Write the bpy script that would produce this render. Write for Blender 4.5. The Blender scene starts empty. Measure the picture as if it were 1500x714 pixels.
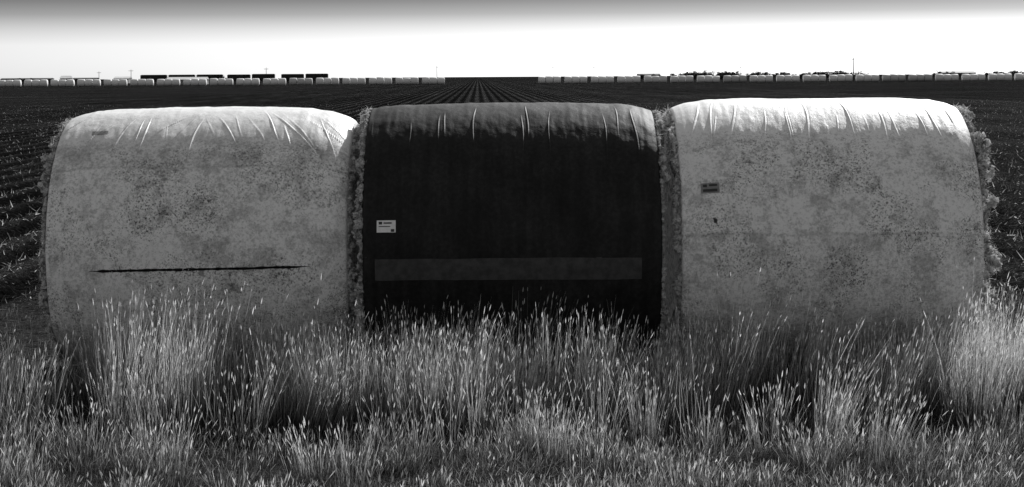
import bpy, bmesh, math
import numpy as np
rng=np.random.default_rng(7)
scene=bpy.context.scene
H=2.5; F=2676.0
# ------------------------------------------------------------ helpers
TAB=rng.random((64,64,64))
def vnoise(x,y,z):
    x=np.asarray(x,float);y=np.asarray(y,float);z=np.asarray(z,float)
    x,y,z=np.broadcast_arrays(x,y,z)
    xi=np.floor(x).astype(int);yi=np.floor(y).astype(int);zi=np.floor(z).astype(int)
    fx=x-xi;fy=y-yi;fz=z-zi
    fx=fx*fx*(3-2*fx);fy=fy*fy*(3-2*fy);fz=fz*fz*(3-2*fz)
    r=0
    for a in(0,1):
        for b in(0,1):
            for c in(0,1):
                w=(fx if a else 1-fx)*(fy if b else 1-fy)*(fz if c else 1-fz)
                r=r+w*TAB[(xi+a)&63,(yi+b)&63,(zi+c)&63]
    return r*2-1
def fbm(x,y,z,o=4):
    r=0;a=.5;s=1.0
    for i in range(o):
        r=r+a*vnoise(x*s+i*7.3,y*s+i*3.1,z*s+i*5.7);a*=.5;s*=2.03
    return r
def link(o,parent=None):
    scene.collection.objects.link(o)
    if parent is not None:o.parent=parent
    return o
def mk(name,V,Fc,mat,parent=None,uv=None,tone=None,smooth=True):
    V=np.ascontiguousarray(V,dtype=np.float32);Fc=np.ascontiguousarray(Fc,dtype=np.int32)
    me=bpy.data.meshes.new(name)
    k=Fc.shape[1];n=len(Fc)
    me.vertices.add(len(V));me.vertices.foreach_set('co',V.ravel())
    me.loops.add(n*k);me.loops.foreach_set('vertex_index',Fc.ravel())
    me.polygons.add(n);me.polygons.foreach_set('loop_start',np.arange(0,n*k,k,dtype=np.int32))
    me.polygons.foreach_set('use_smooth',np.full(n,smooth))
    me.update(calc_edges=True)
    if uv is not None:
        l=me.uv_layers.new(name='UVMap');l.data.foreach_set('uv',np.asarray(uv,dtype=np.float32)[Fc.ravel()].ravel())
    if tone is not None:
        a=me.attributes.new('tone','FLOAT','POINT');a.data.foreach_set('value',np.asarray(tone,dtype=np.float32))
    me.validate()
    me.materials.append(mat)
    return link(bpy.data.objects.new(name,me),parent)
def empty(name,loc=(0,0,0),rz=0):
    e=bpy.data.objects.new(name,None);e.location=loc;e.rotation_euler=(0,0,rz);e.empty_display_size=.3
    return link(e)
def gridfaces(nu,nv):
    i=np.arange(nu-1)[:,None]*nv+np.arange(nv-1)[None,:]
    i=i.ravel();return np.stack([i,i+nv,i+nv+1,i+1],1)
class N:
    def __init__(s,name):
        s.m=bpy.data.materials.new(name);s.m.use_nodes=True;s.t=s.m.node_tree;s.t.nodes.clear()
        s.out=s.n('ShaderNodeOutputMaterial')
    def n(s,typ,**kw):
        nd=s.t.nodes.new(typ)
        for k,v in kw.items():
            if k in nd.bl_rna.properties.keys():setattr(nd,k,v)
            else:
                nd.inputs[k.replace('_',' ')].default_value=v
        return nd
    def l(s,a,b):s.t.links.new(a,b)
    def math(s,op,a,b=None,c=None,clamp=False):
        nd=s.t.nodes.new('ShaderNodeMath');nd.operation=op;nd.use_clamp=clamp
        for i,v in enumerate((a,b,c)):
            if v is None:continue
            if isinstance(v,(int,float)):nd.inputs[i].default_value=v
            else:s.l(v,nd.inputs[i])
        return nd.outputs[0]
    def smooth(s,v,a,b,x=0.,y=1.):
        nd=s.t.nodes.new('ShaderNodeMapRange');nd.interpolation_type='SMOOTHSTEP'
        s.l(v,nd.inputs[0])
        for i,q in enumerate((a,b,x,y)):nd.inputs[i+1].default_value=q
        return nd.outputs[0]
    def noise(s,vec,scale,detail=4,rough=.55,off=None):
        nd=s.t.nodes.new('ShaderNodeTexNoise');nd.inputs['Scale'].default_value=scale
        nd.inputs['Detail'].default_value=detail;nd.inputs['Roughness'].default_value=rough
        if off:
            mp=s.t.nodes.new('ShaderNodeMapping');mp.inputs['Location'].default_value=(off,off*.7,off*1.3)
            s.l(vec,mp.inputs[0]);vec=mp.outputs[0]
        s.l(vec,nd.inputs['Vector']);return nd.outputs[0]
    def bsdf(s,col,rough=.6,spec=.3,bump=None,bstr=.3,bdist=.01):
        b=s.t.nodes.new('ShaderNodeBsdfPrincipled')
        if isinstance(col,(int,float)):b.inputs['Base Color'].default_value=(col,col,col,1)
        else:s.l(col,b.inputs['Base Color'])
        b.inputs['Roughness'].default_value=rough;b.inputs['Specular IOR Level'].default_value=spec
        if bump is not None:
            bp=s.t.nodes.new('ShaderNodeBump');bp.inputs['Strength'].default_value=bstr;bp.inputs['Distance'].default_value=bdist
            s.l(bump,bp.inputs['Height']);s.l(bp.outputs[0],b.inputs['Normal'])
        s.l(b.outputs[0],s.out.inputs[0]);return b
def simple(name,v,rough=.7,spec=.2,var=.25,scale=5):
    m=N(name);tc=m.n('ShaderNodeTexCoord')
    f=m.noise(tc.outputs['Object'],scale,4)
    c=m.math('MULTIPLY',m.smooth(f,.2,.8,1-var,1+var),v)
    m.bsdf(c,rough,spec);return m.m
# ------------------------------------------------------------ wrap materials
def light_wrap(name,off,seam,lo,hi,base,dirt,blot):
    m=N(name);tc=m.n('ShaderNodeTexCoord');P=tc.outputs['Object']
    uv=m.n('ShaderNodeSeparateXYZ');m.l(tc.outputs['UV'],uv.inputs[0])
    u=uv.outputs[0];v=uv.outputs[1]
    big=m.noise(P,1.3,5,.6,off)
    med=m.noise(P,4.6,8,.78,off+3)
    fine=m.noise(P,34,5,.8,off+9)
    dots=m.noise(P,70,3,.65,off+5)
    st=m.smooth(v,.17,.26)          # top band lifted paler and stains faded, painting in a brighter sunlit strip
    c=m.smooth(big,.34,.66,.88,1.05)
    c=m.math('MULTIPLY',c,m.smooth(med,.39,.55,.66,1.04))
    c=m.math('MULTIPLY',c,m.smooth(fine,.37,.58,.66,1.06))
    gate=m.smooth(m.noise(P,2.0,5,.65,off+17),.46,.57)
    # known stain clusters
    for (bu,bv,br) in blot:
        dd=m.math('SQRT',m.math('ADD',m.math('POWER',m.math('MULTIPLY',m.math('SUBTRACT',u,bu),2.42),2.0),m.math('POWER',m.math('MULTIPLY',m.math('SUBTRACT',v,bv),3.6),2.0)))
        gate=m.math('MAXIMUM',gate,m.smooth(dd,br*.3,br,1.25,0))
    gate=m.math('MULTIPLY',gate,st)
    sp=m.math('MULTIPLY',m.smooth(dots,.55,.61),m.math('ADD',m.math('MULTIPLY',gate,dirt),.2))
    c=m.math('MULTIPLY',c,m.math('SUBTRACT',1.0,sp))
    bl=m.math('MULTIPLY',m.smooth(m.noise(P,9,8,.85,off+23),.54,.61),gate)
    c=m.math('MULTIPLY',c,m.math('SUBTRACT',1.0,m.math('MULTIPLY',bl,.6,clamp=True)))
    rg=m.noise(P,7,2,.5,off+41);rr=m.math('ABSOLUTE',m.math('SUBTRACT',rg,.5))
    c=m.math('MULTIPLY',c,m.math('SUBTRACT',1.0,m.math('MULTIPLY',m.math('MULTIPLY',m.smooth(rr,.0,.010,1,0),gate),.35)))
    wob=m.math('MULTIPLY',m.math('SUBTRACT',m.noise(P,2.0,3,.5,off+2),.5),.03)
    vv=m.math('ADD',v,wob)
    c=m.math('MULTIPLY',c,m.smooth(vv,seam-.004,seam+.004,hi,lo))
    ln=m.math('MULTIPLY',m.smooth(vv,seam-.006,seam),m.smooth(vv,seam,seam+.006,1,0))
    c=m.math('MULTIPLY',c,m.math('SUBTRACT',1,m.math('MULTIPLY',ln,.2)))
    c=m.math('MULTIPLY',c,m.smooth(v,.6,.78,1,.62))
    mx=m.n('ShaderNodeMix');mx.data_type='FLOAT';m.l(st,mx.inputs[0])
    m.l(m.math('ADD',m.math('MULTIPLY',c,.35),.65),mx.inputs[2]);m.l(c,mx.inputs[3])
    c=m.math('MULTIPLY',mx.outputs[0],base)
    c=m.math('MINIMUM',c,.92)
    h=m.math('ADD',m.math('MULTIPLY',med,1.0),m.math('MULTIPLY',fine,.3))
    m.bsdf(c,.5,.38,h,.35,.02);return m.m
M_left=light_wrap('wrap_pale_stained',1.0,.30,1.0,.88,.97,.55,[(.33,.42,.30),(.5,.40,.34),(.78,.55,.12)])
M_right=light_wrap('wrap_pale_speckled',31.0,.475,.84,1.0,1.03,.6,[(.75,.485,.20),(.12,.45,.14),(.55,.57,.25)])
m=N('wrap_dark');tc=m.n('ShaderNodeTexCoord');P=tc.outputs['Object']
a=m.noise(P,2.2,5,.6);b=m.noise(P,30,4,.65)
mp=m.n('ShaderNodeMapping');mp.inputs['Scale'].default_value=(9,.8,.8);m.l(P,mp.inputs[0]);vs=m.noise(mp.outputs[0],1.5,4,.6)
c=m.math('MULTIPLY',m.smooth(a,.3,.7,.7,1.3),m.smooth(b,.35,.7,.75,1.35))
c=m.math('MULTIPLY',c,m.smooth(vs,.3,.7,.75,1.3))
c=m.math('MULTIPLY',c,.017)
m.bsdf(c,.6,.17,m.math('ADD',a,m.math('MULTIPLY',b,.2)),.4,.02);M_dark=m.m
m=N('tape_clear');tc=m.n('ShaderNodeTexCoord');b=m.noise(tc.outputs['Object'],14,5,.6)
m.bsdf(m.math('MULTIPLY',m.smooth(b,.3,.7,.7,1.3),.058),.5,.2);M_tape=m.m
M_slit=simple('torn_slit_dark',.012,.9,.1,.5,20)
M_label=simple('label_paper',.85,.5,.3,.08,30)
M_labelg=simple('label_worn',.26,.5,.3,.2,30)
M_ink=simple('label_ink',.05,.6,.2,.2,30)
M_faint=simple('label_faded',.36,.6,.2,.3,60)
m=N('cotton');tc=m.n('ShaderNodeTexCoord');P=tc.outputs['Object']
b1=m.noise(P,25,6,.75);b2=m.noise(P,90,4,.7)
c=m.math('MULTIPLY',m.smooth(b1,.36,.56,.3,1.0),.92)
d=m.n('ShaderNodeBsdfDiffuse');t=m.n('ShaderNodeBsdfTranslucent');mx=m.n('ShaderNodeMixShader');mx.inputs[0].default_value=.5
bp=m.n('ShaderNodeBump');bp.inputs['Strength'].default_value=.9;bp.inputs['Distance'].default_value=.02
m.l(m.math('ADD',b1,m.math('MULTIPLY',b2,.5)),bp.inputs['Height']);m.l(bp.outputs[0],d.inputs['Normal'])
m.l(c,d.inputs[0]);m.l(c,t.inputs[0]);m.l(d.outputs[0],mx.inputs[1]);m.l(t.outputs[0],mx.inputs[2]);m.l(mx.outputs[0],m.out.inputs[0])
M_cotton=m.m
# ------------------------------------------------------------ bales
ico=bmesh.new();bmesh.ops.create_icosphere(ico,subdivisions=2,radius=1)
IV=np.array([v.co[:] for v in ico.verts]);IF=np.array([[v.index for v in f.verts] for f in ico.faces]);ico.free()
def ribbons(base,dirs,length,width,curve,segs,tone,side=None,rootdark=None):
    n=len(base);t=np.linspace(0,1,segs+1)[None,:,None]
    P=base[:,None,:]+dirs[:,None,:]*length[:,None,None]*t+curve[:,None,:]*length[:,None,None]*t**2
    if side is None:
        a=rng.random(n)*2*np.pi;side=np.stack([np.cos(a),np.sin(a),0*a],1)
    wprof=(1-.85*t**1.5)
    off=side[:,None,:]*width[:,None,None]*wprof*.5
    V=np.stack([P-off,P+off],2).reshape(-1,3)
    b=np.arange(n)[:,None]*(segs+1)*2+np.arange(segs)[None,:]*2
    b=b.ravel();Fq=np.stack([b,b+1,b+3,b+2],1)
    T=np.repeat(tone,(segs+1)*2)
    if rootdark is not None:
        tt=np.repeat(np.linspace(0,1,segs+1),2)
        T=T*np.tile(rootdark+(1-rootdark)*np.clip(tt/.8,0,1)**1.5,n)  # shade painted into the blade tone, deepest at the root
    return V,Fq,T,P[:,-1,:],side
def merge(parts):
    V=[];Fs=[];T=[];o=0
    for v,f,t in parts:
        V.append(v);Fs.append(f+o);T.append(t);o+=len(v)
    return np.concatenate(V),np.concatenate(Fs),np.concatenate(T)
def phi_of(ypx,R,cy):
    ps=np.radians(np.linspace(5,150,600))
    y=112+F*(H-(R+R*np.cos(ps)))/(cy-R*np.sin(ps))
    return float(np.interp(ypx,y,ps))
def build_bale(x0,x1,R,cy,dl,dr,mat,seed,ncre,slant,amp=1.0,cr_h=(.005,.012)):
    r=np.random.default_rng(seed)
    L=x1-x0;cx=(x0+x1)/2
    cre=[]
    xs=(np.arange(ncre)+r.uniform(-.7,.7,ncre)+.5)/ncre*(L-.1)-L/2+.05
    for xx in xs:
        cre.append((xx,slant*r.normal(.0,.14)+slant*.3*(xx/(L/2)),r.uniform(.004,.007),r.uniform(*cr_h),math.radians(r.uniform(36,60)),math.radians(r.uniform(10,28))))
    def surf(x,ph,off=0.):
        u=x/(L/2);au=np.abs(u)
        drop=np.where(u<0,dl,dr)*(.4*au**3+.6*au**10)
        lip=np.clip((au-.985)/.015,0,1)**2*.035
        h=.012*fbm(x*1.3+seed*5,ph*1.5,seed+.5,3)*amp
        h=h+.0030*amp*vnoise(x*11+seed,ph*1.3,seed+1.)*(.4+1.8*au**3)
        h=h+.0020*amp*vnoise(x*27+seed,ph*2.0+x*2,seed+9.)*(.5+1.5*au**4)
        h=h+.006*fbm(x*6,ph*6,seed+3.,5)
        h=h+.0035*fbm(x*20+seed,ph*9,seed+6.,3)*np.exp(-((ph-.6)/.25)**2)
        for (xc,sl,w,hh,pe,ps) in cre:
            d=(x-xc-sl*(ph-.5)-.008*np.sin(ph*9+xc*20))/w
            env=np.clip((pe-ph)/.28,0,1)*np.clip((ph-ps)/.25,0,1)
            h=h+hh*np.exp(-d*d)*env-.25*hh*np.exp(-((d-1.9)**2))*env
        rr=R-drop-lip+h+off
        sag=np.where(np.cos(ph)<-.55,(-.55-np.cos(ph))*.12,0)
        return np.stack([x+0*ph,-rr*np.sin(ph),R+rr*np.cos(ph)+sag*rr],-1)
    e=empty('cotton_bale',(cx,cy,-.02))
    xsamp=np.concatenate([np.linspace(-L/2,-L/2+.03,8)[:-1],np.linspace(-L/2+.03,L/2-.03,900),np.linspace(L/2-.03,L/2,8)[1:]])
    ph=np.radians(np.concatenate([np.arange(-60,-20,2),np.arange(-20,62,.8),np.arange(62,150,1.8),np.arange(150,300.1,5)]))
    X,PH=np.meshgrid(xsamp,ph,indexing='ij')
    V=surf(X.ravel(),PH.ravel())
    uv=np.stack([X.ravel()/L+.5,PH.ravel()/math.pi],1)
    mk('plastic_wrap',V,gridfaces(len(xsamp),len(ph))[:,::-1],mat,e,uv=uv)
    for s in(-1,1):
        outer=(s>0 and cx>2)
        pro=.085 if outer else (.055 if (s<0 and cx<-2) else .036)
        nr,na=46,300
        rad=np.linspace(0,1,nr);an=np.linspace(0,2*np.pi,na)
        RR,AA=np.meshgrid(rad,an,indexing='ij');RR=RR.ravel();AA=AA.ravel()
        Re=R-(dl if s<0 else dr)-.028
        px=-RR*Re*np.sin(AA);pz=RR*Re*np.cos(AA)
        ax=.02*(1-RR**8)+pro*.6*np.abs(fbm(px*7,pz*7,seed+s*3.,5))*(1-RR**14)-.012
        V=np.stack([s*(L/2+ax),px,R+pz],1)
        f=gridfaces(nr,na);f=f if s<0 else f[:,::-1]
        mk('cotton_end',V,f,M_cotton,e)
        n=3200
        a=r.random(n)*2*np.pi;q=Re*(1-.15*r.random(n)**2.0)+.016
        ln=np.clip(.45+1.1*vnoise(a*9,seed,s*2.)+.45*vnoise(a*27,seed,s*5.),0,1.2)
        c=np.stack([s*(L/2+pro*r.random(n)**.8*(.25+ln)),-q*np.sin(a),R+q*np.cos(a)],1)
        sz=r.uniform(.004,.017,n)*(.7+.5*ln)
        nv=len(IV)
        D=IV[None]*sz[:,None,None]*(1+1.3*(r.random((n,nv,1))-.5))*(1+.9*(r.random((n,1,3))-.5))
        V=(c[:,None,:]+D).reshape(-1,3)
        f=(IF[None]+np.arange(n)[:,None,None]*nv).reshape(-1,3)
        mk('cotton_tufts',V,f,M_cotton,e,smooth=False)
        n=12000
        a=r.random(n)*2*np.pi;q=Re*(1-.10*r.random(n))+.016
        ln=np.clip(.45+1.1*vnoise(a*9,seed,s*2.)+.45*vnoise(a*27,seed,s*5.),0,1.2)
        b=np.stack([s*(L/2+pro*r.random(n)*(.25+ln)),-q*np.sin(a),R+q*np.cos(a)],1)
        d=np.stack([s*r.uniform(.1,1,n),-np.sin(a)*r.uniform(-.3,1,n),np.cos(a)*r.uniform(-.3,1,n)],1)+.5*r.normal(size=(n,3))
        d/=np.linalg.norm(d,axis=1)[:,None]
        sd=r.normal(size=(n,3));sd/=np.linalg.norm(sd,axis=1)[:,None]
        V,f,t,_,_=ribbons(b,d,r.uniform(.012,.042,n),r.uniform(.001,.003,n),r.normal(size=(n,3))*.6,3,np.ones(n),sd)
        mk('cotton_fibres',V,f,M_cotton,e)
    def patch(name,pxa,pxb,ya,yb,mat,off=.005,rag=0,nx=120,ny=14,tilt=0,bow=0,wav=0):
        kk=(cy-R)/F
        xa=(pxa-750)*kk-cx;xb=(pxb-750)*kk-cx
        pa=phi_of(ya,R,cy);pb=phi_of(yb,R,cy)
        t=np.linspace(0,1,nx);sgrid=np.linspace(0,1,ny)
        T,S=np.meshgrid(t,sgrid,indexing='ij');T=T.ravel();S=S.ravel()
        x=xa+(xb-xa)*T
        mid=(pa+pb)/2+tilt*(T-.5)+bow*(T-.5)**2
        half=(pb-pa)/2*np.ones_like(T)
        if wav:mid=mid+wav*fbm(x*2.5,S*.6,2.2,4)
        if rag:
            half=half*(.5+rag*np.abs(fbm(x*20,S*0,3.3,5)))*np.clip(np.minimum(T,1-T)*14,.2,1)
            mid=mid+.003*fbm(x*5,0*x,8.1,4)
        p=mid+half*(2*S-1)
        V=surf(x,p,off);mk(name,V,gridfaces(nx,ny)[:,::-1],mat,e)
    return e,patch
CY=15.64
eL,pL=build_bale(-3.745,-1.325,1.135,CY,.085,.15,M_left,3,24,2.4)
pL('torn_slit',128,452,385.5,391,M_slit,.003,rag=.8,nx=400,ny=5,tilt=-.022)
pL('label_worn',112,136,183,188,M_faint,.004,nx=20,ny=4)
eM,pM=build_bale(-1.205,1.195,1.145,CY,.04,.075,M_dark,11,11,.15,.8,(.004,.009))
pM('tape_strip',547,939,374,406,M_tape,.005,bow=.03,nx=260,ny=20,wav=.008)
pM('tape_end',872,880,374,405,M_tape,.007,nx=12,ny=12)
pM('label',550,578,318,336,M_label,.005,nx=30,ny=16)
pM('label_print',553,558,320,324,M_ink,.0065,nx=6,ny=5)
pM('label_print',560,572,321,323,M_ink,.0065,nx=10,ny=3)
pM('label_print',553,570,326.5,327.7,M_ink,.0065,nx=16,ny=3)
pM('label_print',571,576,331,335,M_ink,.0065,nx=6,ny=5)
eR,pR=build_bale(1.345,3.765,1.16,CY,.095,.08,M_right,23,16,.6)
pR('label_worn',1028,1055,265,280,M_labelg,.005,nx=30,ny=12)
pR('label_print',1031,1037,267,271,M_ink,.0065,nx=6,ny=4)
pR('label_print',1040,1052,267,270,M_ink,.0065,nx=10,ny=3)
pR('label_print',1031,1052,274,278,M_ink,.0065,nx=16,ny=4)
pR('stain_spot',1045,1050,318,325,M_ink,.003,rag=1.2,nx=14,ny=6)

# ------------------------------------------------------------ ground
SK=-50/2676.
def ground_z(x,y):
    z=.03*fbm(x*.8,y*.8,1.5,4)+.012*fbm(x*5,y*5,7.5,3)
    fieldm=np.clip((y-19.5)/1.5,0,1)
    xw=x+.12*fbm(x*.05,y*.04,4.,2)
    row=.5+.5*np.cos(2*np.pi*(xw-SK*y)/1.0)
    near=np.clip((300-y)/260,0.1,1)
    z=z*(1-.4*fieldm)+fieldm*(.14*row*near-.09)+fieldm*.05*fbm(x*3,y*3,2.2,3)
    return z*np.clip((900-y)/500,0,1)
xi=np.concatenate([-np.geomspace(9000,46,60),np.arange(-45,45.01,.14),np.geomspace(46,9000,60)])
yi=np.concatenate([[-60,-20,-5,0,4],np.arange(6,30,.16),np.geomspace(30,9000,170)])
Xg,Yg=np.meshgrid(xi,yi,indexing='ij');Xg=Xg.ravel();Yg=Yg.ravel()
V=np.stack([Xg,Yg,ground_z(Xg,Yg)],1)
m=N('soil');tc=m.n('ShaderNodeTexCoord');P=tc.outputs['Object']
sx=m.n('ShaderNodeSeparateXYZ');m.l(P,sx.inputs[0])
xr=m.math('SUBTRACT',sx.outputs[0],m.math('MULTIPLY',sx.outputs[1],SK))
wob=m.math('MULTIPLY',m.noise(P,.35,3),.25)
row=m.math('COSINE',m.math('MULTIPLY',m.math('ADD',xr,wob),2*math.pi))
row4=m.math('COSINE',m.math('MULTIPLY',xr,2*math.pi/6.0))
n1=m.noise(P,7,6,.75);n2=m.noise(P,22,4,.75);n3=m.noise(P,.05,4,.6)
isf=m.smooth(sx.outputs[1],19.,21.)
res=m.math('MULTIPLY',m.smooth(n2,.56,.65),.24)
base=m.math('MULTIPLY',m.smooth(n1,.35,.65,.3,1.7),.011)
fld=m.math('ADD',m.math('MULTIPLY',base,m.smooth(row,-1,1,.4,1.6)),m.math('MULTIPLY',m.math('MULTIPLY',res,.7),m.smooth(row,-.4,1,.15,1)))
fld=m.math('MULTIPLY',fld,m.math('MULTIPLY',m.smooth(n3,.3,.7,.7,1.35),m.smooth(row4,-1,1,.85,1.15)))
trk=m.math('ADD',m.math('MULTIPLY',m.smooth(n1,.35,.65,.4,1.6),.028),m.math('MULTIPLY',res,.4))
mx=m.n('ShaderNodeMix');mx.data_type='FLOAT'
m.l(isf,mx.inputs[0]);m.l(trk,mx.inputs[2]);m.l(fld,mx.inputs[3])
m.bsdf(mx.outputs[0],1.0,0.0,m.math('ADD',n1,m.math('MULTIPLY',n2,.4)),.9,.08);M_soil=m.m
mk('ground',V,gridfaces(len(xi),len(yi)),M_soil)

# ------------------------------------------------------------ straw materials
def straw(name,tr=.4):
    m=N(name);at=m.n('ShaderNodeAttribute');at.attribute_name='tone'
    c=at.outputs['Fac']
    d=m.n('ShaderNodeBsdfDiffuse');t=m.n('ShaderNodeBsdfTranslucent')
    m.l(c,d.inputs[0]);m.l(c,t.inputs[0])
    a=m.n('ShaderNodeMixShader');a.inputs[0].default_value=tr;m.l(d.outputs[0],a.inputs[1]);m.l(t.outputs[0],a.inputs[2])
    m.l(a.outputs[0],m.out.inputs[0]);return m.m
M_straw=straw('dry_grass',.5);M_debris=straw('crop_residue',.4)
# ------------------------------------------------------------ field residue
n=120000
y=20.3*(170/20.3)**(rng.random(n)**.9);x=(rng.random(n)*2-1)*(.36*y+2)
k=np.round(x-SK*y);on=rng.random(n)<.6
x=np.where(on,k+SK*y+rng.normal(0,.13,n),x)
b=np.stack([x,y,ground_z(x,y)+.005],1)
d=rng.normal(size=(n,3));d[:,2]=np.abs(d[:,2])*np.where(on,1.1,.35)+.1;d/=np.linalg.norm(d,axis=1)[:,None]
sd=rng.normal(size=(n,3));sd/=np.linalg.norm(sd,axis=1)[:,None]
tone=rng.uniform(.01,.09,n);hi=rng.random(n)<.2;tone[hi]=rng.uniform(.2,.85,hi.sum())
V,f,t,_,_=ribbons(b,d,rng.uniform(.03,.13,n),rng.uniform(.006,.024,n),rng.normal(size=(n,3))*.35,2,tone,sd)
mk('crop_stubble',V,f,M_debris,tone=t)
# ------------------------------------------------------------ grass
gx=[0,60,100,200,300,360,420,500,600,690,800,900,945,985,1030,1100,1160,1230,1310,1380,1450,1500]
gy=[495,482,455,425,430,445,460,465,465,452,462,478,505,505,468,412,435,462,482,455,428,455]
def env_h(x,y):
    px=750+F*x/13.2
    return (H-(np.interp(px,gx,gy)-112)*13.2/F)
def tussock(nc,yr,hk,nst,rad,lean,wid,seedp,tl,tops=True,xr=6.3,leafy=.6,rd=.2,vg=(.6,1.1),expn=1.3):
    cx=rng.uniform(-xr,xr,nc);cy=rng.uniform(yr[0],yr[1],nc)
    vig=rng.uniform(vg[0],vg[1],nc)
    cl=rng.normal(0,.08,nc)+.03+.08*(cx>2)*1.0
    ctone=rng.uniform(.55,1.15,nc)
    cnt=(nst*rng.uniform(.3,1.6,nc)).astype(int)
    idx=np.repeat(np.arange(nc),cnt);n=len(idx)
    a=rng.random(n)*2*np.pi;rr=rad*np.sqrt(rng.random(n))*rng.uniform(.5,1.4,n)
    bx=cx[idx]+rr*np.cos(a);by=cy[idx]+rr*np.sin(a)
    base=np.stack([bx,by,ground_z(bx,by)-.01],1)
    hh=hk*(env_h(bx,by) if tops else np.ones(n))*vig[idx]*(1-.6*rng.random(n)**expn)
    tall=rng.random(n)<.035;hh=np.where(tall,hh*1.18,hh)
    out=rr/rad
    dx=np.cos(a)*out*lean+rng.normal(0,lean*.6,n)+cl[idx];dy=np.sin(a)*out*lean+rng.normal(0,lean*.6,n)
    d=np.stack([dx,dy,np.ones(n)],1);d/=np.linalg.norm(d,axis=1)[:,None]
    cur=np.stack([dx*.3+rng.normal(0,.05,n)+.02,dy*.3+rng.normal(0,.05,n),-.02*np.ones(n)],1)
    tn=rng.uniform(tl[0],tl[1],n)*ctone[idx]
    parts=[]
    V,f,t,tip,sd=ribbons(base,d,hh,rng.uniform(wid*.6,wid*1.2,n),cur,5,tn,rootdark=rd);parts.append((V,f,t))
    m_=rng.random(n)<seedp;ns=m_.sum()
    if ns:
        dd=d[m_]+2*cur[m_];dd/=np.linalg.norm(dd,axis=1)[:,None]
        L=rng.uniform(.02,.065,ns)
        for q in range(2):
            tt=np.linspace(0,1,4);w=np.array([.25,1,.8,.1])
            ang=rng.random(ns)*6.28;s2=np.stack([np.cos(ang),np.sin(ang),0*ang],1)
            wd=rng.uniform(.003,.0075,ns)
            Pn=tip[m_][:,None,:]-dd[:,None,:]*.01+dd[:,None,:]*L[:,None,None]*tt[None,:,None]
            of=s2[:,None,:]*wd[:,None,None]*w[None,:,None]*.5
            VV=np.stack([Pn-of,Pn+of],2).reshape(-1,3)
            b=(np.arange(ns)[:,None]*8+np.arange(3)[None]*2).ravel()
            parts.append((VV,np.stack([b,b+1,b+3,b+2],1),np.repeat(np.clip(tn[m_]*1.45,0,.93),8)))
    nl=int(n*leafy);j=rng.integers(0,n,nl)
    lb=base[j]+rng.normal(0,.02,(nl,3))*[1,1,0];lb[:,2]+=hh[j]*rng.uniform(0,.35,nl)
    ld=d[j]+rng.normal(0,.16,(nl,3));ld[:,2]=np.abs(ld[:,2]);ld/=np.linalg.norm(ld,axis=1)[:,None]
    lc=rng.normal(0,.22,(nl,3));lc[:,2]=-np.abs(lc[:,2])
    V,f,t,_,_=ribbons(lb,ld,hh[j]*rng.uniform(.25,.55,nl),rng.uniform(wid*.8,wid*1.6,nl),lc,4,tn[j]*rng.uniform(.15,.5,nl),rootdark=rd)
    parts.append((V,f,t))
    return merge(parts)
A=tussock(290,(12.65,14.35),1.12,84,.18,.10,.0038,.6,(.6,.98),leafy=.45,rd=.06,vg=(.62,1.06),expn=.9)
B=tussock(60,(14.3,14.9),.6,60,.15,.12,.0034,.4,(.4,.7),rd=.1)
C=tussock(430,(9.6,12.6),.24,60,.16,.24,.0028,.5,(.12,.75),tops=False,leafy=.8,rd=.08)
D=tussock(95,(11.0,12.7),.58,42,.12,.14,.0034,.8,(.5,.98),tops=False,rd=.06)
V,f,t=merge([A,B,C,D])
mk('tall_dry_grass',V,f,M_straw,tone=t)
n=60000
x=rng.uniform(-6.3,6.3,n);y=rng.uniform(9.5,15.2,n)
b=np.stack([x,y,ground_z(x,y)],1);d=rng.normal(size=(n,3));d[:,2]=np.abs(d[:,2])*.7+.15;d/=np.linalg.norm(d,axis=1)[:,None]
pt=np.clip(.4+1.3*fbm(x*1.5,y*1.5,4.4,3),0,1)
V,f,t,_,_=ribbons(b,d,rng.uniform(.03,.12,n),rng.uniform(.002,.005,n),rng.normal(size=(n,3))*.35,3,rng.uniform(.03,.6,n)*(.12+pt))
mk('grass_litter',V,f,M_straw,tone=t)
E=tussock(110,(15.2,19.8),.2,24,.14,.35,.004,.1,(.1,.4),tops=False,xr=9)
mk('sparse_verge_grass',E[0],E[1],M_straw,tone=E[2])

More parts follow.
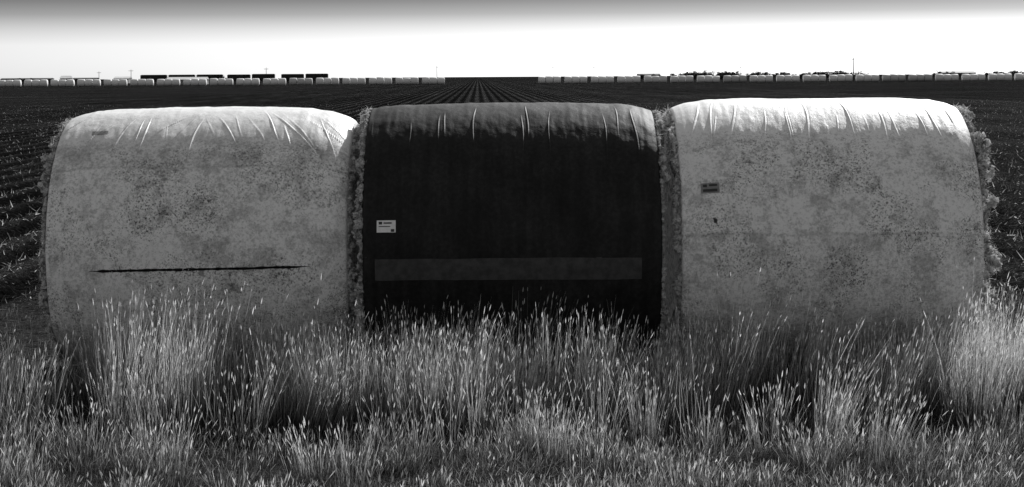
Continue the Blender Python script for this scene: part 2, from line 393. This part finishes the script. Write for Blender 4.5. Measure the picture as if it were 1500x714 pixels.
# ------------------------------------------------------------ far bale rows
m=N('far_wrap');at=m.n('ShaderNodeAttribute');at.attribute_name='tone';m.bsdf(at.outputs['Fac'],.6,.15);far_mat=m.m
def far_row(px0,px1,Y0,Y1,name,seed):
    r=np.random.default_rng(seed);Vs=[];Fs=[];T=[];o=0
    px=px0;na=24
    while px<px1-30:
        Y=Y0+(Y1-Y0)*(px-px0)/(px1-px0)
        X=(px-750)*Y/F
        gt=r.choice([.92,.88,.8,.6],p=[.4,.3,.2,.1])
        for b in range(3):
            R=1.18+r.normal(0,.03);w=2.40;xx=X+b*2.52+1.25
            us=np.array([-1,-.97,-.85,0,.85,.97,1]);rs=np.array([0,.90,.975,1,.975,.90,0])*R
            an=np.linspace(0,2*np.pi,na,endpoint=False)+np.pi
            cyy=Y+r.normal(0,.15)
            V=np.stack([np.stack([xx+u*w/2+0*an,cyy-q*np.sin(an),R+q*np.cos(an)],1) for u,q in zip(us,rs)]).reshape(-1,3)
            i=np.arange(6)[:,None]*na+np.arange(na)[None];j=np.arange(6)[:,None]*na+(np.arange(na)[None]+1)%na
            f=np.stack([i.ravel(),j.ravel(),(j+na).ravel(),(i+na).ravel()],1)
            Vs.append(V);Fs.append(f+o);o+=len(V)
            T.append(np.full(len(V),gt*r.uniform(.93,1.01)))
        px+=8.7*F/Y
    mk(name,np.concatenate(Vs),np.concatenate(Fs),far_mat,tone=np.concatenate(T))
far_row(-158,664,600,600,'cotton_bale_row',1)
far_row(788,1700,600,600,'cotton_bale_row',2)
# ------------------------------------------------------------ horizon things
def box_into(bm,c,s):
    r=bmesh.ops.create_cube(bm,size=1)
    for v in r['verts']:
        v.co.x=v.co.x*s[0]+c[0];v.co.y=v.co.y*s[1]+c[1];v.co.z=v.co.z*s[2]+c[2]
def bm_obj(name,bm,mat,parent=None):
    me=bpy.data.meshes.new(name);bm.to_mesh(me);bm.free();me.materials.append(mat)
    return link(bpy.data.objects.new(name,me),parent)
M_carm=simple('freight_car_paint',.03,.7,.1,.4,.3);M_white=simple('shed_sheet_metal',.6,.5,.3,.1,.5)
M_shedwall=simple('shed_wall',.3,.7,.2,.2,.5);M_wood=simple('pole_wood',.06,.9,.1,.3,3);M_steel=simple('rail_steel',.05,.6)  # shed walls: a duller tone than the sheet metal
YT=900.
def wx(px,Y):return (px-750)*Y/F
tr=empty('freight_train',(0,YT,0))
for a,b_ in((205,328),(332,404),(411,482)):
    x0=wx(a,YT);x1=wx(b_,YT);nn=max(1,round((x1-x0)/12.5));L=(x1-x0)/nn
    for i in range(nn):
        c=x0+(i+.5)*L;bm=bmesh.new()
        hgt=2.8+rng.uniform(-.1,.25)
        box_into(bm,(c,0,1.25+hgt/2),(L-1.0,3,hgt))
        box_into(bm,(c,0,1.25+hgt+.08),(L-1.6,1.2,.16))
        box_into(bm,(c,0,1.05),(L-.4,2.2,.35))
        for q in range(5):box_into(bm,(c-(L-1.6)/2+(L-1.6)*q/4,-1.54,1.25+hgt/2),(.18,.08,hgt))
        for s in(-1,1):
            for w in(-.9,.9):
                r_=bmesh.ops.create_cone(bm,cap_ends=True,segments=14,radius1=.46,radius2=.46,depth=2.0)
                for v in r_['verts']:
                    yy,zz=v.co.y,v.co.z;v.co.y=zz;v.co.z=yy+.46+.2;v.co.x+=c+s*(L/2-2.2)+w
        bm_obj('freight_car',bm,M_carm,tr)
bm=bmesh.new();box_into(bm,(wx(340,YT),0,.1),(160,3.4,.2));bm_obj('track_bed',bm,M_steel,tr)
def shed(px,Y,L,W,hw,hr,mw,mr):
    e=empty('farm_shed',(wx(px,Y),Y,0))
    bm=bmesh.new();box_into(bm,(0,0,hw/2),(L,W,hw));bm_obj('walls',bm,mw,e)
    bm=bmesh.new()
    P=[(-L/2-.3,-W/2-.4,hw),(-L/2-.3,0,hr),(-L/2-.3,W/2+.4,hw)]
    a=[bm.verts.new(p) for p in P];b=[bm.verts.new((-p[0],p[1],p[2]+.0)) for p in P]
    bm.faces.new((a[0],a[1],b[1],b[0]));bm.faces.new((a[1],a[2],b[2],b[1]));bm.faces.new(a);bm.faces.new(b[::-1]);bm.faces.new((a[0],b[0],b[2],a[2]))
    bmesh.ops.translate(bm,verts=bm.verts,vec=(0,0,.01));bm_obj('roof',bm,mr,e)
    bm=bmesh.new();box_into(bm,(L*.15,-W/2-.03,min(1.3,hw*.4)),(min(3.6,L*.5),.06,min(2.6,hw*.8)));bm_obj('door',bm,M_wood,e)
shed(97,780,3.5,7,2.8,3.9,M_shedwall,M_white)
shed(180,1000,8,10,2.6,3.6,M_shedwall,M_white)
shed(275,760,16,8,2.0,3.0,M_shedwall,M_white)
shed(40,1100,30,9,2.6,3.2,M_wood,M_steel)
shed(126,1100,14,9,2.6,3.2,M_wood,M_steel)
shed(1402,1300,24,12,3.0,4.2,M_wood,M_steel)
shed(1480,1200,20,12,2.8,3.8,M_shedwall,M_white)
shed(950,1500,18,12,3,4.0,M_wood,M_steel)
def pole(px,Y,h,arm=True,r=.16):
    e=empty('utility_pole',(wx(px,Y),Y,0))
    bm=bmesh.new();bmesh.ops.create_cone(bm,cap_ends=True,segments=10,radius1=r,radius2=r*.65,depth=h);bmesh.ops.translate(bm,verts=bm.verts,vec=(0,0,h/2));bm_obj('shaft',bm,M_wood,e)
    if arm:
        bm=bmesh.new();box_into(bm,(0,-.2,h-.7),(2.2,.12,.14))
        for q in(-1,-.5,.5,1):box_into(bm,(q,-.2,h-.55),(.08,.08,.2))
        bm_obj('crossarm',bm,M_wood,e)
pole(1250,640,8.4,True,.2);pole(390,900,7.5);pole(192,900,7);pole(640,1300,10,True,.2);pole(870,1300,9);pole(145,1000,6.5);pole(810,1500,10);pole(1085,1200,8)
m=N('far_foliage');at=m.n('ShaderNodeAttribute');at.attribute_name='tone';m.bsdf(at.outputs['Fac'],.9,.05);M_fol=m.m
Vt=[];Ft=[];Tt=[];o=0
def tree(X,Y,h,w):
    global o
    for k in range(5):
        if k==0:p0=np.array([X,Y,0.]);p1=np.array([X,Y,h*.55]);r0=.2
        else:
            a=k*1.6;p0=np.array([X,Y,h*(.2+.06*k)]);p1=p0+np.array([math.cos(a)*w*.35,math.sin(a)*w*.35,h*.35]);r0=.1
        an=np.linspace(0,2*np.pi,6)[:-1]
        ring=np.stack([np.cos(an),np.sin(an),0*an],1)
        V=np.concatenate([p0+ring*r0,p1+ring*r0*.3]);i=np.arange(5);j=(i+1)%5
        Vt.append(V);Ft.append(np.stack([i,j,j+5,i+5],1)+o);Tt.append(np.full(10,.03));o+=10
    n=420
    cl=rng.normal(size=(9,3))*[w*.28,w*.28,h*.16]+[X,Y,h*.55]
    c=cl[rng.integers(0,9,n)]+rng.normal(size=(n,3))*[w*.12,w*.12,h*.09]
    c[:,2]=np.clip(c[:,2],.3,h)
    a=rng.normal(size=(n,3));b=rng.normal(size=(n,3))
    a/=np.linalg.norm(a,axis=1)[:,None];b/=np.linalg.norm(b,axis=1)[:,None];s=rng.uniform(.12,.35,n)[:,None]
    V=np.stack([c-a*s,c-b*s,c+a*s,c+b*s],1).reshape(-1,3)
    Vt.append(V);Ft.append(np.arange(n*4).reshape(-1,4)+o);Tt.append(np.repeat(rng.uniform(.02,.06,n),4));o+=4*n
for px0,px1,nn,hh in((1000,1080,30,4.6),(1100,1225,30,4.0),(1225,1275,8,3.9),(1365,1395,5,3.8),(1440,1500,8,4.0),(935,985,7,3.6),(0,70,6,3.4),(300,330,4,3.8)):
    for i in range(nn):
        Y=1000+rng.uniform(-60,60);tree(wx(rng.uniform(px0,px1),Y),Y,hh*rng.uniform(.75,1.1),rng.uniform(3,7))
mk('distant_tree_line',np.concatenate(Vt),np.concatenate(Ft),M_fol,tone=np.concatenate(Tt),smooth=False)

# ------------------------------------------------------------ light
EL=math.radians(35);AZ=math.radians(26)
su=bpy.data.lights.new('sun','SUN');su.energy=5;su.angle=math.radians(.5);su.color=(1,1,1)
so=link(bpy.data.objects.new('sun',su))
from mathutils import Vector
dirv=Vector((math.sin(AZ)*math.cos(EL),math.cos(AZ)*math.cos(EL),math.sin(EL)))
so.rotation_euler=dirv.to_track_quat('Z','Y').to_euler()
w=bpy.data.worlds.new('World');scene.world=w;w.use_nodes=True;t=w.node_tree;t.nodes.clear()
sky=t.nodes.new('ShaderNodeTexSky');sky.sky_type='NISHITA';sky.sun_disc=False;sky.sun_elevation=EL;sky.sun_rotation=AZ
bw=t.nodes.new('ShaderNodeRGBToBW');t.links.new(sky.outputs[0],bw.inputs[0])
tc=t.nodes.new('ShaderNodeTexCoord');sp=t.nodes.new('ShaderNodeSeparateXYZ');t.links.new(tc.outputs['Generated'],sp.inputs[0])
mr=t.nodes.new('ShaderNodeMapRange');mr.inputs[1].default_value=0;mr.inputs[2].default_value=.2;t.links.new(sp.outputs[2],mr.inputs[0])
cr=t.nodes.new('ShaderNodeValToRGB');t.links.new(mr.outputs[0],cr.inputs[0])
els=[(0,1.0),(.09,.85),(.135,.58),(.172,.32),(.21,.18),(.3,.15),(.5,.3),(1,.85)]
cr.color_ramp.interpolation='LINEAR'
while len(cr.color_ramp.elements)<len(els):cr.color_ramp.elements.new(.5)
for e_,(p,v) in zip(cr.color_ramp.elements,els):e_.position=p;e_.color=(v,v,v,1)
mu=t.nodes.new('ShaderNodeMath');mu.operation='MULTIPLY';t.links.new(bw.outputs[0],mu.inputs[0]);t.links.new(cr.outputs[0],mu.inputs[1])
bg=t.nodes.new('ShaderNodeBackground');bg.inputs[1].default_value=.15;t.links.new(mu.outputs[0],bg.inputs[0])
ou=t.nodes.new('ShaderNodeOutputWorld');t.links.new(bg.outputs[0],ou.inputs[0])
# ------------------------------------------------------------ camera
cd=bpy.data.cameras.new('camera');cd.sensor_width=36;cd.lens=F/1500*36;cd.shift_y=-(357-112)/1500;cd.clip_start=.1;cd.clip_end=20000
co=link(bpy.data.objects.new('camera',cd));co.location=(0,0,H);co.rotation_euler=(math.pi/2,.0062,0)
scene.camera=co
scene.view_settings.view_transform='Standard';scene.view_settings.look='None';scene.view_settings.exposure=0
